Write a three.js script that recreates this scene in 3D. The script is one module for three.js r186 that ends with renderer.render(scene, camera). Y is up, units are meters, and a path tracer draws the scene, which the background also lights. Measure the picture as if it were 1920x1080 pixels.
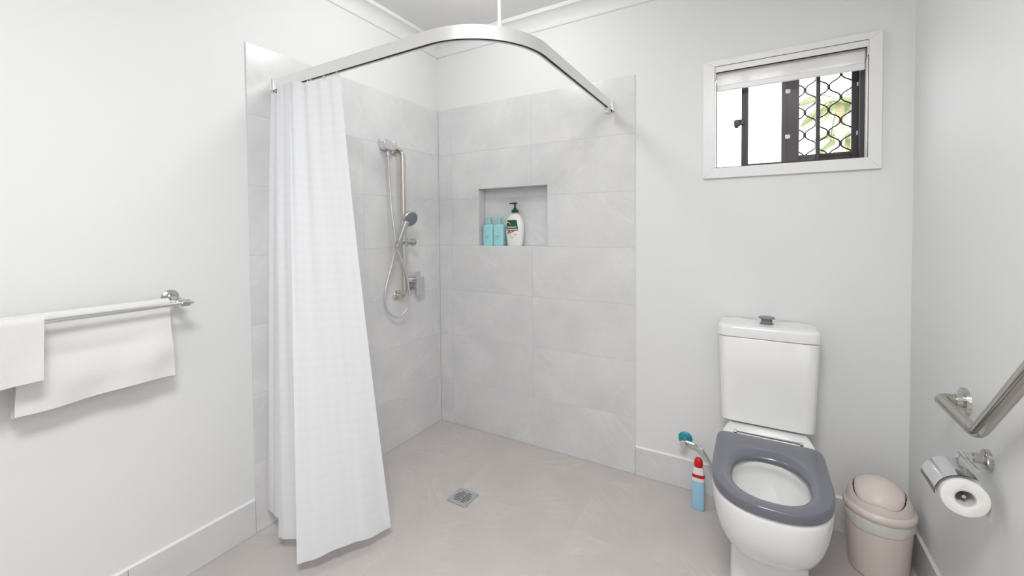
import * as THREE from 'three';
import { RoundedBoxGeometry } from 'three/addons/geometries/RoundedBoxGeometry.js';
import { mergeGeometries, toCreasedNormals } from 'three/addons/utils/BufferGeometryUtils.js';
import { RectAreaLightUniformsLib } from 'three/addons/lights/RectAreaLightUniformsLib.js';
import { ImprovedNoise } from 'three/addons/math/ImprovedNoise.js';

// ---------------------------------------------------------------- camera, sky, light, exposure
const scene = new THREE.Scene();
const FOCAL = 784.775;                                   // pixels in a 1920 x 1080 frame
const camera = new THREE.PerspectiveCamera(2 * Math.atan(540 / FOCAL) * 180 / Math.PI, 1920 / 1080, 0.02, 80);
camera.rotation.order = 'YXZ';
camera.position.set(1.8583, 1.3057, 2.2114);
camera.rotation.set(-0.02379, 0.52232, -0.00742);
camera.setViewOffset(1920, 1080, -4.03, 92.52, 1920, 1080);

scene.background = new THREE.Color().setRGB(1.86, 1.9, 1.93);   // bright overcast sky

RectAreaLightUniformsLib.init();
const LIGHT_POS = [1.74, 2.5, 2.28], LIGHT_SIZE = 0.56, LIGHT_POWER = 19;
const ceilingLamp = new THREE.RectAreaLight(new THREE.Color().setRGB(1, 0.998, 0.985), LIGHT_POWER, LIGHT_SIZE, LIGHT_SIZE);
ceilingLamp.position.set(LIGHT_POS[0], LIGHT_POS[1], LIGHT_POS[2]);
ceilingLamp.lookAt(LIGHT_POS[0], 0, LIGHT_POS[2]);
scene.add(ceilingLamp);

const DOME = [0.75, 2.46, 0.75];                          // added fill lamp over the shower, out of frame, evens the wall tones
const addedShowerLamp = new THREE.PointLight(new THREE.Color().setRGB(1, 0.998, 0.985), 0.39, 0, 2);
addedShowerLamp.position.set(DOME[0], DOME[1], DOME[2]);
addedShowerLamp.castShadow = true; addedShowerLamp.shadow.radius = 4.5;
scene.add(addedShowerLamp);

const renderer = new THREE.WebGLRenderer({ antialias: true });
renderer.toneMapping = THREE.LinearToneMapping;
renderer.toneMappingExposure = 2.0;
renderer.shadowMap.enabled = true;

// ---------------------------------------------------------------- helpers
let seed = 7;
const rnd = () => { seed = (seed * 1664525 + 1013904223) >>> 0; return seed / 4294967296; };
const V = (x, y, z) => new THREE.Vector3(x, y, z);
const lerp = (a, b, t) => a + (b - a) * t;
const smooth = (a, b, t) => { t = Math.min(1, Math.max(0, (t - a) / (b - a))); return t * t * (3 - 2 * t); };

const used = new Map();
function numbered(name) {
  const n = used.get(name) ?? 0; used.set(name, n + 1);
  return n ? `${name}_${String(n).padStart(3, '0')}` : name;
}
function prep(g) {
  if (g.index) g = g.toNonIndexed();
  for (const k of Object.keys(g.attributes)) if (!['position', 'normal', 'uv'].includes(k)) g.deleteAttribute(k);
  if (!g.attributes.normal) g.computeVertexNormals();
  if (!g.attributes.uv) g.setAttribute('uv', new THREE.BufferAttribute(new Float32Array(g.attributes.position.count * 2), 2));
  g.morphAttributes = {};
  return g;
}
const join = (list) => mergeGeometries(list.map(prep), false);
function mesh(name, geo, mat, parent) {
  const m = new THREE.Mesh(Array.isArray(geo) ? join(geo) : geo, mat);
  m.name = parent === scene ? numbered(name) : name;
  m.castShadow = m.receiveShadow = true;
  parent.add(m);
  return m;
}
function thing(name, label, category, [x, y, z] = [0, 0, 0], group) {
  const g = new THREE.Group(); g.name = numbered(name); g.position.set(x, y, z);
  g.userData = { label, category }; if (group) g.userData.group = group;
  scene.add(g); return g;
}
function structure(name, label, category) {
  const g = new THREE.Group(); g.name = name; g.userData = { kind: 'structure', label, category };
  scene.add(g); return g;
}
const box = (x0, x1, y0, y1, z0, z1) => new THREE.BoxGeometry(x1 - x0, y1 - y0, z1 - z0).translate((x0 + x1) / 2, (y0 + y1) / 2, (z0 + z1) / 2);
const rbox = (x0, x1, y0, y1, z0, z1, r = 0.003, s = 2) => new RoundedBoxGeometry(x1 - x0, y1 - y0, z1 - z0, s, r).translate((x0 + x1) / 2, (y0 + y1) / 2, (z0 + z1) / 2);
const flipZ = (g) => {                                   // mirror in z and keep faces outward
  g = prep(g); const p = g.attributes.position, n = g.attributes.normal, u = g.attributes.uv;
  for (let i = 0; i < p.count; i++) { p.setZ(i, -p.getZ(i)); n.setZ(i, -n.getZ(i)); }
  for (const a of [p, n, u]) for (let i = 0; i < a.count; i += 3) for (let k = 0; k < a.itemSize; k++) { const q = a.array[(i + 1) * a.itemSize + k]; a.array[(i + 1) * a.itemSize + k] = a.array[(i + 2) * a.itemSize + k]; a.array[(i + 2) * a.itemSize + k] = q; }
  return g;
};
const lathe = (pts, n = 48) => toCreasedNormals(new THREE.LatheGeometry(pts.map(([r, y]) => new THREE.Vector2(Math.max(r, 1e-5), y)), n), 0.6);
function aim(g, from, to) {                               // turn a geometry built along +y so that it runs from -> to
  const d = to.clone().sub(from).normalize();
  return g.applyQuaternion(new THREE.Quaternion().setFromUnitVectors(V(0, 1, 0), d)).translate(from.x, from.y, from.z);
}
function rod(from, to, r, n = 24, r2 = r) {
  const L = from.distanceTo(to);
  return aim(toCreasedNormals(new THREE.CylinderGeometry(r2, r, L, n).translate(0, L / 2, 0), 0.7), from, to);
}
function bentTube(pts, r, bend, seg = 120, n = 20) {     // straight runs joined by rounded corners, ends capped
  const path = new THREE.CurvePath();
  let at = pts[0];
  for (let i = 1; i < pts.length - 1; i++) {
    const a = pts[i].clone().add(pts[i - 1].clone().sub(pts[i]).setLength(bend)), b = pts[i].clone().add(pts[i + 1].clone().sub(pts[i]).setLength(bend));
    path.add(new THREE.LineCurve3(at, a)); path.add(new THREE.QuadraticBezierCurve3(a, pts[i], b)); at = b;
  }
  path.add(new THREE.LineCurve3(at, pts[pts.length - 1]));
  const g = [new THREE.TubeGeometry(path, seg, r, n, false)];
  const e = pts.length - 1;
  for (const [p, q] of [[pts[0], pts[1]], [pts[e], pts[e - 1]]]) g.push(aim(new THREE.CircleGeometry(r, n).rotateX(-Math.PI / 2), p, p.clone().add(p).sub(q)));
  return join(g);
}
function grid(nu, nv, f, closedU = false) {              // surface of points f(i/nu, j/nv) -> Vector3
  const pos = [], uv = [], idx = [];
  for (let j = 0; j <= nv; j++) for (let i = 0; i <= nu; i++) {
    const p = f(closedU && i === nu ? 0 : i / nu, j / nv); pos.push(p.x, p.y, p.z); uv.push(i / nu, j / nv);
  }
  for (let j = 0; j < nv; j++) for (let i = 0; i < nu; i++) {
    const a = j * (nu + 1) + i, b = a + 1, c = a + nu + 1, d = c + 1; idx.push(a, b, d, a, d, c);
  }
  const g = new THREE.BufferGeometry();
  g.setAttribute('position', new THREE.Float32BufferAttribute(pos, 3));
  g.setAttribute('uv', new THREE.Float32BufferAttribute(uv, 2));
  g.setIndex(idx); g.computeVertexNormals();
  if (closedU) {
    const N = g.attributes.normal;
    for (let j = 0; j <= nv; j++) {
      const a = j * (nu + 1), b = a + nu;
      const n = V(N.getX(a) + N.getX(b), N.getY(a) + N.getY(b), N.getZ(a) + N.getZ(b)).normalize();
      N.setXYZ(a, n.x, n.y, n.z); N.setXYZ(b, n.x, n.y, n.z);
    }
  }
  return g;
}
// sections: arrays of N points; joined side by side, optionally capped
function loft(sections, { capStart = false, capEnd = false, crease = 0 } = {}) {
  const N = sections[0].length;
  const list = [];
  const g = grid(N, sections.length - 1, (u, v) => sections[Math.round(v * (sections.length - 1))][Math.round(u * N) % N], true);
  list.push(g);
  const cap = (s, flip) => {
    const c = s.reduce((a, p) => a.add(p), V(0, 0, 0)).divideScalar(N), pos = [];
    for (let i = 0; i < N; i++) { const a = s[i], b = s[(i + 1) % N]; for (const p of flip ? [c, b, a] : [c, a, b]) pos.push(p.x, p.y, p.z); }
    const k = new THREE.BufferGeometry(); k.setAttribute('position', new THREE.Float32BufferAttribute(pos, 3)); k.computeVertexNormals(); list.push(k);
  };
  if (capStart) cap(sections[0], true);
  if (capEnd) cap(sections[sections.length - 1], false);
  const out = join(list);
  return crease ? toCreasedNormals(out, crease) : out;
}
// superellipse ring in the xz plane
function ring(cx, y, cz, hx, hzBack, hzFront, e = 2, N = 72) {
  const a = [];
  for (let i = 0; i < N; i++) {
    const t = i / N * Math.PI * 2, c = Math.cos(t), s = Math.sin(t);
    a.push(V(cx + hx * Math.sign(c) * Math.abs(c) ** (2 / e), y, cz - (s < 0 ? hzFront : hzBack) * Math.sign(s) * Math.abs(s) ** (2 / e)));
  }
  return a;
}
function extrude(shape, depth, bevel = 0, seg = 1, curve = 12) {
  return new THREE.ExtrudeGeometry(shape, { depth: depth - 2 * bevel, bevelEnabled: bevel > 0, bevelThickness: bevel, bevelSize: bevel, bevelOffset: -bevel, bevelSegments: seg, curveSegments: curve }).translate(0, 0, bevel);
}
function polygon(pts) { const s = new THREE.Shape(); pts.forEach(([x, y], i) => (i ? s.lineTo(x, y) : s.moveTo(x, y))); return s; }
function roundRect(x0, x1, y0, y1, r) {
  const s = new THREE.Shape();
  s.moveTo(x0 + r, y0); s.lineTo(x1 - r, y0); s.absarc(x1 - r, y0 + r, r, -Math.PI / 2, 0); s.lineTo(x1, y1 - r); s.absarc(x1 - r, y1 - r, r, 0, Math.PI / 2);
  s.lineTo(x0 + r, y1); s.absarc(x0 + r, y1 - r, r, Math.PI / 2, Math.PI); s.lineTo(x0, y0 + r); s.absarc(x0 + r, y0 + r, r, Math.PI, Math.PI * 1.5);
  return s;
}

// ---------------------------------------------------------------- textures
const noise = new ImprovedNoise();
function fbm(x, y, z, o = 4) { let s = 0, a = 0.5, f = 1; for (let i = 0; i < o; i++) { s += a * noise.noise(x * f, y * f, z + i * 7.3); a *= 0.5; f *= 2.03; } return s; }
function texture(size, metres, paint, srgb = true) {     // paint(x, y in metres) -> [r, g, b] in 0..255
  const d = new Uint8Array(size * size * 4);
  for (let j = 0; j < size; j++) for (let i = 0; i < size; i++) {
    const c = paint(i / size * metres, j / size * metres), k = (j * size + i) * 4;
    d[k] = c[0]; d[k + 1] = c[1]; d[k + 2] = c[2]; d[k + 3] = 255;
  }
  const t = new THREE.DataTexture(d, size, size, THREE.RGBAFormat);
  t.wrapS = t.wrapT = THREE.MirroredRepeatWrapping; t.magFilter = THREE.LinearFilter; t.minFilter = THREE.LinearMipmapLinearFilter; t.generateMipmaps = true;
  if (srgb) t.colorSpace = THREE.SRGBColorSpace;
  t.repeat.set(1 / metres, 1 / metres); t.needsUpdate = true;
  return t;
}
const clamp = (v) => Math.max(0, Math.min(255, v));
function stone(base, cloud, vein, freq, warp) {
  return (x, y) => {
    const wx = x + warp * fbm(x * 3, y * 3, 11, 3), wy = y + warp * fbm(x * 3, y * 3, 23, 3);
    const c = fbm(wx * 4.5, wy * 4.5, 1, 4) * cloud + fbm(x * 26, y * 26, 5, 2) * cloud * 0.28;
    const u = (wx * 0.8 + wy * 0.6) * freq, w = (wx * 0.6 - wy * 0.8) * freq;
    const r = 1 - Math.min(1, Math.abs(fbm(u * 0.6, w * 3.4, 3, 2)) * 8);            // thin ridge lines along one diagonal
    const m = Math.max(0, fbm(x * 3.2, y * 3.2, 31, 2) + 0.08) * 3.2;
    const v = vein * Math.pow(r, 2.2) * Math.min(1, m);
    return [clamp(base[0] + c + v), clamp(base[1] + c + v), clamp(base[2] + c * 0.95 + v)];
  };
}
const wallTileMap = texture(1024, 2.4, stone([221, 221, 222], 15, 5.5, 5.5, 0.05));
const floorTileMap = texture(1536, 2.4, stone([202, 195, 193], 9, 8, 5.5, 0.02));
const clothBump = (() => {                                // towelling: fine loops
  const n = 768, d = new Uint8Array(n * n * 4);
  for (let i = 0; i < n * n; i++) { const v = 90 + rnd() * 150; d[i * 4] = d[i * 4 + 1] = d[i * 4 + 2] = v; d[i * 4 + 3] = 255; }
  const t = new THREE.DataTexture(d, n, n); t.wrapS = t.wrapT = THREE.RepeatWrapping; t.magFilter = THREE.LinearFilter; t.repeat.set(0.98, 0.98); t.offset.set(0.01, 0.01); t.needsUpdate = true; return t;
})();
const weaveMap = (() => {                                 // curtain cloth: faint woven check
  const n = 1024, d = new Uint8Array(n * n * 4);
  for (let j = 0; j < n; j++) for (let i = 0; i < n; i++) {
    const cu = (i / n * 16) % 1, cv = (j / n * 26) % 1;
    const v = 246 + (cu < 0.5 ? 1 : 0) + (cv < 0.5 ? 1 : 0) + (rnd() - 0.5) * 2, k = (j * n + i) * 4;
    d[k] = v - 1; d[k + 1] = v; d[k + 2] = v + 3; d[k + 3] = 255;
  }
  const t = new THREE.DataTexture(d, n, n); t.colorSpace = THREE.SRGBColorSpace; t.wrapS = t.wrapT = THREE.RepeatWrapping; t.magFilter = THREE.LinearFilter; t.needsUpdate = true; return t;
})();
const brushedMap = (() => {                               // brushed steel: streaks in roughness
  const n = 256, d = new Uint8Array(n * n * 4);
  for (let j = 0; j < n; j++) { let v = 128; for (let i = 0; i < n; i++) { v += (rnd() - 0.5) * 30; v = Math.max(90, Math.min(190, v)); const k = (i * n + j) * 4; d[k] = d[k + 1] = d[k + 2] = v; d[k + 3] = 255; } }
  const t = new THREE.DataTexture(d, n, n); t.wrapS = t.wrapT = THREE.RepeatWrapping; t.magFilter = THREE.LinearFilter; t.needsUpdate = true; return t;
})();

// ---------------------------------------------------------------- materials
const std = (o) => new THREE.MeshStandardMaterial({ side: THREE.DoubleSide, ...o });
const phy = (o) => new THREE.MeshPhysicalMaterial({ side: THREE.DoubleSide, ...o });
const M = {
  paint: std({ color: '#e8e9e9', roughness: 0.55 }),
  ceiling: std({ color: '#e6e6e5', roughness: 0.85 }),
  gloss: std({ color: '#efefef', roughness: 0.3 }),
  wallTile: phy({ map: wallTileMap, roughness: 0.28, clearcoat: 0.3, clearcoatRoughness: 0.12 }),
  floorTile: std({ map: floorTileMap, roughness: 0.48 }),
  wallGrout: std({ color: '#c6c6c9', roughness: 0.9 }),
  floorGrout: std({ color: '#d6d0cc', roughness: 0.9 }),
  bead: std({ color: '#f1f1f1', roughness: 0.35 }),
  aluminium: std({ color: '#ededeb', metalness: 0.6, roughness: 0.36 }),
  grate: std({ color: '#bcbec0', metalness: 0.4, roughness: 0.35 }),
  chrome: std({ color: '#dcdcde', metalness: 1, roughness: 0.07 }),
  satin: std({ color: '#c8c6c2', metalness: 1, roughness: 0.2 }),
  steel: std({ color: '#b9b5ae', metalness: 1, roughness: 0.3, roughnessMap: brushedMap }),
  polished: std({ color: '#d6cfc6', metalness: 1, roughness: 0.16 }),
  ceramic: phy({ color: '#f0f0ef', roughness: 0.16, clearcoat: 0.6, clearcoatRoughness: 0.05 }),
  seat: phy({ color: '#696b76', roughness: 0.26, clearcoat: 0.35, clearcoatRoughness: 0.1 }),
  greyPlastic: std({ color: '#7c8088', roughness: 0.3 }),
  towel: std({ color: '#e6e6e4', roughness: 1, bumpMap: clothBump, bumpScale: 0.001 }),
  curtain: phy({ color: '#ffffff', map: weaveMap, roughness: 0.95, transmission: 0.25, thickness: 0 }),
  whitePlastic: std({ color: '#efefec', roughness: 0.4 }),
  blind: phy({ color: '#fafafa', roughness: 0.8, transmission: 0.5, thickness: 0 }),
  creamPlastic: std({ color: '#dcdace', roughness: 0.4 }),
  darkFrame: std({ color: '#3a3539', roughness: 0.4 }),
  darkGrille: std({ color: '#2b272a', roughness: 0.45 }),
  glass: phy({ color: '#ffffff', roughness: 0, transmission: 1, thickness: 0, ior: 1.5 }),
  teal: phy({ color: '#a5dfe2', roughness: 0.3 }),
  tealCap: std({ color: '#9fdedd', roughness: 0.35 }),
  darkTeal: std({ color: '#6aa9ad', roughness: 0.5 }),
  bottleWhite: phy({ color: '#f1efee', roughness: 0.3, clearcoat: 0.3 }),
  pumpGreen: std({ color: '#0f4a3c', roughness: 0.35 }),
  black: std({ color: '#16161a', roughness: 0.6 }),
  red: std({ color: '#d3141f', roughness: 0.35 }),
  binPink: std({ color: '#e2d5d0', roughness: 0.42 }),
  liner: phy({ color: '#ebe9e6', roughness: 0.5, transmission: 0.15, thickness: 0 }),
  blueFlange: std({ color: '#2a93a6', roughness: 0.3 }),
  paper: std({ color: '#f0efec', roughness: 1 }),
  card: std({ color: '#d9d6d3', roughness: 0.95 }),
  hose: std({ color: '#d3d3d2', metalness: 0.6, roughness: 0.35 }),
  lampGlow: std({ color: '#ffffff', emissive: '#ffffff', emissiveIntensity: 0.8, roughness: 0.6 }),
  leaf: phy({ color: '#8d9a68', roughness: 0.8, transmission: 0.4, thickness: 0 }),
  trunk: std({ color: '#c9bda6', roughness: 0.95 }),
  earth: std({ color: '#b6aa92', roughness: 1 }),
};

// ---------------------------------------------------------------- room shell
const W = 2.397, CEIL = 2.545, ZF = 4.2, TH = 0.12;
const P0 = -0.006;                                       // painted face of left and back walls; tile faces lie at 0
const TILE_Z = 1.2323, TILE_X = 1.3142, TILE_H = 2.1;
const NX0 = 0.324, NX1 = 0.809, NY0 = 1.2, NY1 = 1.56, ND = 0.075;                 // niche
const WX0 = 1.69, WX1 = 2.255, WY0 = 1.586, WY1 = 2.062;                            // window opening

function addTile(parent, name, shape, thick, mat, place, bevel = 0.0008) {
  const g = extrude(shape, thick, bevel);
  const uv = g.attributes.uv, du = Math.floor(rnd() * 40) * 0.17, dv = Math.floor(rnd() * 40) * 0.13;
  for (let i = 0; i < uv.count; i++) uv.setXY(i, uv.getX(i) + du, uv.getY(i) + dv);
  place(g);
  return mesh(name, g, mat, parent);
}
const GAP = 0.0006;                                       // half a joint
const rectPts = (a0, a1, b0, b1) => [[a0 + GAP, b0 + GAP], [a1 - GAP, b0 + GAP], [a1 - GAP, b1 - GAP], [a0 + GAP, b1 - GAP]];

// left wall
const wallLeft = structure('wall_left', 'white painted wall with tiled shower section behind the curtain', 'wall');
mesh('plaster', [box(-TH, P0, 0, CEIL, -TH, ZF)], M.paint, wallLeft);
mesh('grout', [box(P0, -0.0007, 0, TILE_H - 0.002, 0, TILE_Z - 0.002)], M.wallGrout, wallLeft);
const zCols = [0, 0.0323, 0.6323, TILE_Z];
for (let r = 0; r < 7; r++) for (let c = 0; c < 3; c++) {
  addTile(wallLeft, 'tile', polygon(rectPts(-zCols[c + 1], -zCols[c], r * 0.3, r * 0.3 + 0.3)), 0.006, M.wallTile, (g) => g.rotateY(Math.PI / 2).translate(P0, 0, 0));
}
// back wall, with openings for niche and window
const wallBack = structure('wall_back', 'white painted wall with tiled shower section, niche and small window', 'wall');
{
  const q = 0.005, e = 0.006, cut = [[-TH, NX0 - q, 0, CEIL], [NX0 - q, NX1 + q, 0, NY0 - q], [NX0 - q, NX1 + q, NY1 + q, CEIL], [NX1 + q, WX0 - e, 0, CEIL], [WX0 - e, WX1 + e, 0, WY0 - e], [WX0 - e, WX1 + e, WY1 + e, CEIL], [WX1 + e, W + TH, 0, CEIL]];
  mesh('plaster', [...cut.map(([a, b, c, d]) => box(a, b, c, d, -TH, P0)), box(NX0 - q, NX1 + q, NY0 - q, NY1 + q, -TH, -ND - 0.006)], M.paint, wallBack);
  const gx = [[0, NX0 - q, 0, TILE_H - 0.002], [NX0 - q, NX1 + q, 0, NY0 - q], [NX0 - q, NX1 + q, NY1 + q, TILE_H - 0.002], [NX1 + q, TILE_X - 0.002, 0, TILE_H - 0.002]];
  mesh('grout', [...gx.map(([a, b, c, d]) => box(a, b, c, d, P0, -0.0007)), box(NX0, NX1, NY0, NY1, -ND - 0.006, -ND - 0.0007)], M.wallGrout, wallBack);
  const xs = [0, 0.1085, 0.7085, TILE_X];
  for (let r = 0; r < 7; r++) for (let c = 0; c < 3; c++) {
    let [a, b, y0, y1] = [xs[c], xs[c + 1], r * 0.3, r * 0.3 + 0.3], pts = rectPts(a, b, y0, y1);
    if (r === 4 && c === 1) pts = rectPts(a, NX0, y0, y1);
    if (r === 4 && c === 2) pts = rectPts(NX1, b, y0, y1);
    if (r === 5 && c === 1) pts = [[a + GAP, y0 + GAP], [NX0 - GAP, y0 + GAP], [NX0 - GAP, NY1 + GAP], [b - GAP, NY1 + GAP], [b - GAP, y1 - GAP], [a + GAP, y1 - GAP]];
    if (r === 5 && c === 2) pts = [[a + GAP, NY1 + GAP], [NX1 + GAP, NY1 + GAP], [NX1 + GAP, y0 + GAP], [b - GAP, y0 + GAP], [b - GAP, y1 - GAP], [a + GAP, y1 - GAP]];
    addTile(wallBack, 'tile', polygon(pts), 0.006, M.wallTile, (g) => g.translate(0, 0, P0));
  }
  // niche lining
  for (const [a, b, y0, y1] of [[NX0, NX1, NY0, 1.5], [NX0, NX1, 1.5, NY1]])
    addTile(wallBack, 'tile', polygon(rectPts(a, b, y0, y1)), 0.006, M.wallTile, (g) => g.translate(0, 0, -ND - 0.006));
  addTile(wallBack, 'tile', polygon(rectPts(0, ND, NY0, NY1)), 0.005, M.wallTile, (g) => g.rotateY(Math.PI / 2).translate(NX0 - 0.005, 0, -0.0005));
  addTile(wallBack, 'tile', polygon(rectPts(0, ND, NY0, NY1)), 0.005, M.wallTile, (g) => g.rotateY(-Math.PI / 2).translate(NX1 + 0.005, 0, -ND - 0.0005));
  addTile(wallBack, 'tile', polygon(rectPts(NX0, NX1, 0, ND)), 0.005, M.wallTile, (g) => g.rotateX(-Math.PI / 2).translate(0, NY0 - 0.005, -0.0005));
  addTile(wallBack, 'tile', polygon(rectPts(NX0, NX1, 0, ND)), 0.005, M.wallTile, (g) => g.rotateX(Math.PI / 2).translate(0, NY1 + 0.005, -ND - 0.0005));
}
const wallRight = structure('wall_right', 'plain white painted wall with grab rail and paper holder', 'wall');
mesh('plaster', [box(W, W + TH, 0, CEIL, P0, ZF)], M.paint, wallRight);
const wallFront = structure('wall_front', 'plain white painted wall behind the camera', 'wall');
mesh('plaster', [box(-TH, W + TH, 0, CEIL, ZF, ZF + TH)], M.paint, wallFront);
const ceilingS = structure('ceiling', 'flat white plaster ceiling', 'ceiling');
mesh('plaster', [box(-TH, W + TH, CEIL, CEIL + 0.1, -TH, ZF + TH)], M.ceiling, ceilingS);

// floor of 600 mm tiles
const floor = structure('floor', 'warm grey stone-look tiled floor', 'floor');
mesh('slab', [box(-TH, W + TH, -0.12, -0.0007, -TH, ZF + TH)], M.floorGrout, floor);
{
  const fx = [0, 0.575, 1.175, 1.775, W], fz = [0, 0.545, 1.145, 1.745, 2.345, 2.945, 3.545, ZF];
  for (let i = 0; i < 4; i++) for (let j = 0; j < 7; j++)
    addTile(floor, 'tile', polygon(rectPts(fx[i], fx[i + 1], -fz[j + 1], -fz[j])), 0.006, M.floorTile, (g) => g.rotateX(-Math.PI / 2).translate(0, -0.006, 0), 0.0004);
}

// tiled skirting, 150 mm, with a white bead along its top
function skirting(name, label, length, joints, place) {
  const s = structure(name, label, 'skirting');
  let a = 0;
  for (const b of [...joints, length]) { if (b - a > 0.005) addTile(s, 'tile', polygon(rectPts(a, b, 0, 0.146)), 0.009, M.wallTile, place); a = b; }
  let bead = extrude(polygon([[0, 0.1455], [0.0095, 0.1455], [0.0095, 0.1475], [0.0015, 0.1525], [0, 0.1525]]), length); // profile in (out, up), run along z
  bead = flipZ(bead.rotateY(Math.PI / 2));                // run along x, out along +z
  place(bead); mesh('bead', bead, M.bead, s);
  return s;
}
skirting('baseboard_left', 'grey tile skirting along the left wall below the towels', ZF - TILE_Z - 0.001, [ZF - 3.456, ZF - 2.856, ZF - 2.256, ZF - 1.656], (g) => g.rotateY(Math.PI / 2).translate(P0, 0, ZF));
skirting('baseboard_back', 'grey tile skirting behind the toilet', W - TILE_X - 0.0135, [0.6], (g) => g.translate(TILE_X + 0.001, 0, P0));
skirting('baseboard_right', 'grey tile skirting along the right wall beside the bin', ZF - P0 - 0.001, [0.5, 1.1, 1.7, 2.3, 2.9, 3.5], (g) => g.rotateY(-Math.PI / 2).translate(W, 0, P0));

// cornices
function cornice(name, label, len, place) {
  const s = new THREE.Shape(); const d = 0.09, o = 0.068;
  s.moveTo(0, -d); s.lineTo(0.006, -d); s.lineTo(0.006, -d + 0.004);
  s.absarc(o + 0.004, -d + 0.002, 0.064, Math.PI, Math.PI / 2, true);
  s.lineTo(o, -0.006); s.lineTo(o, 0); s.lineTo(0, 0);
  const g = flipZ(extrude(s, len).rotateY(Math.PI / 2)); place(g.translate(0, CEIL, 0));
  const m = mesh(name, toCreasedNormals(g, 0.5), M.paint, scene);
  m.userData = { kind: 'structure', label, category: 'cornice' };
}
cornice('trim_1', 'white cove cornice along the left wall', ZF - P0, (g) => g.rotateY(Math.PI / 2).translate(P0, 0, ZF));
cornice('trim_2', 'white cove cornice along the wall with the window', W - P0, (g) => g.translate(P0, 0, P0));
cornice('trim_3', 'white cove cornice along the right wall', ZF - P0, (g) => g.rotateY(-Math.PI / 2).translate(W, 0, P0));
cornice('trim_4', 'white cove cornice behind the camera', W - P0, (g) => g.rotateY(Math.PI).translate(W, 0, ZF));

// ---------------------------------------------------------------- ceiling light
{
  const t = thing('ceiling_light', 'square white flush ceiling light above the camera', 'light', [LIGHT_POS[0], CEIL, LIGHT_POS[2]]);
  const h = LIGHT_SIZE / 2 + 0.02;
  mesh('frame', [rbox(-h, h, -0.036, 0, -h, -h + 0.02), rbox(-h, h, -0.036, 0, h - 0.02, h), rbox(-h, -h + 0.02, -0.036, 0, -h + 0.02, h - 0.02), rbox(h - 0.02, h, -0.036, 0, -h + 0.02, h - 0.02)], M.whitePlastic, t);
  mesh('diffuser', box(-h + 0.02, h - 0.02, -0.03, -0.001, -h + 0.02, h - 0.02), M.lampGlow, t);
}

{  // invented dome fitting around the added shower fill lamp
  const t = thing('added_dome_light', 'added unseen dome light above the shower that evens the wall tones', 'light', [DOME[0], CEIL, DOME[2]]);
  mesh('base', lathe([[0, 0], [0.14, 0], [0.14, -0.012], [0.132, -0.016], [0, -0.016]], 48), M.whitePlastic, t);
  mesh('diffuser', lathe([[0.128, -0.014], [0.128, -0.05], [0.118, -0.085], [0.095, -0.112], [0.055, -0.128], [0, -0.133]], 48), M.lampGlow, t);
}

// ---------------------------------------------------------------- window
const win = structure('window_1', 'small sliding window with dark frame and white architrave', 'window');
{
  const o = 0.05, z0 = P0, z1 = P0 + 0.016;
  const arch = (pts) => extrude(polygon(pts), 0.016, 0.0015).translate(0, 0, z0);
  const X0 = 1.64, X1 = 2.298, Y0 = 1.538, Y1 = 2.09;
  mesh('architrave', arch([[X0, Y0], [X1, Y0], [WX1, WY0], [WX0, WY0]]), M.gloss, win);
  mesh('architrave', arch([[X0, Y1], [WX0, WY1], [WX1, WY1], [X1, Y1]]), M.gloss, win);
  mesh('architrave', arch([[X0, Y0], [WX0, WY0], [WX0, WY1], [X0, Y1]]), M.gloss, win);
  mesh('architrave', arch([[X1, Y0], [X1, Y1], [WX1, WY1], [WX1, WY0]]), M.gloss, win);
  // timber reveal lining
  const t = 0.006;
  mesh('reveal', [box(WX0 - t, WX0, WY0 - t, WY1 + t, -TH, z1 - 0.002), box(WX1, WX1 + t, WY0 - t, WY1 + t, -TH, z1 - 0.002), box(WX0, WX1, WY0 - t, WY0, -TH, z1 - 0.002), box(WX0, WX1, WY1, WY1 + t, -TH, z1 - 0.002)], M.gloss, win);
  // dark outer frame against the reveal
  const fz0 = -0.1, fz1 = -0.062;
  mesh('frame', [rbox(WX0, WX1, WY0, WY0 + 0.012, fz0, fz1, 0.002), rbox(WX0, WX1, WY1 - 0.03, WY1, fz0, fz1, 0.002), rbox(WX1 - 0.016, WX1, WY0, WY1, fz0, fz1, 0.002), rbox(WX0, WX0 + 0.003, WY0, WY1, fz0, fz1, 0.001)], M.darkFrame, win);
  // sliding sash: stiles, rails, glass, latch
  const sz0 = -0.085, sz1 = -0.066, sy0 = WY0 + 0.006, sy1 = WY1 - 0.02;
  const sash = mesh('sash', [rbox(1.799, 1.828, sy0, sy1, sz0, sz1, 0.002), rbox(1.808, 1.815, sy0, sy1, sz1 - 0.001, sz1 + 0.004, 0.001), rbox(2.089, 2.104, sy0, sy1, sz0, sz1, 0.002), rbox(1.828, 2.089, sy0, sy0 + 0.012, sz0, sz1, 0.002), rbox(1.828, 2.089, sy1 - 0.02, sy1, sz0, sz1, 0.002)], M.darkFrame, win);
  mesh('pane', box(1.826, 2.091, sy0 + 0.01, sy1 - 0.015, -0.078, -0.074), M.glass, sash);
  mesh('latch', [rbox(1.792, 1.812, 1.79, 1.815, sz1, sz1 + 0.014, 0.003), rbox(1.768, 1.796, 1.784, 1.814, sz1 + 0.004, sz1 + 0.02, 0.005), rbox(1.772, 1.788, 1.776, 1.79, sz1 + 0.006, sz1 + 0.016, 0.003)], M.darkFrame, sash);
  // fixed light beside it
  mesh('pane', box(WX0 + 0.002, 1.826, WY0 + 0.01, WY1 - 0.02, -0.097, -0.093), M.glass, win);
}
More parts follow.
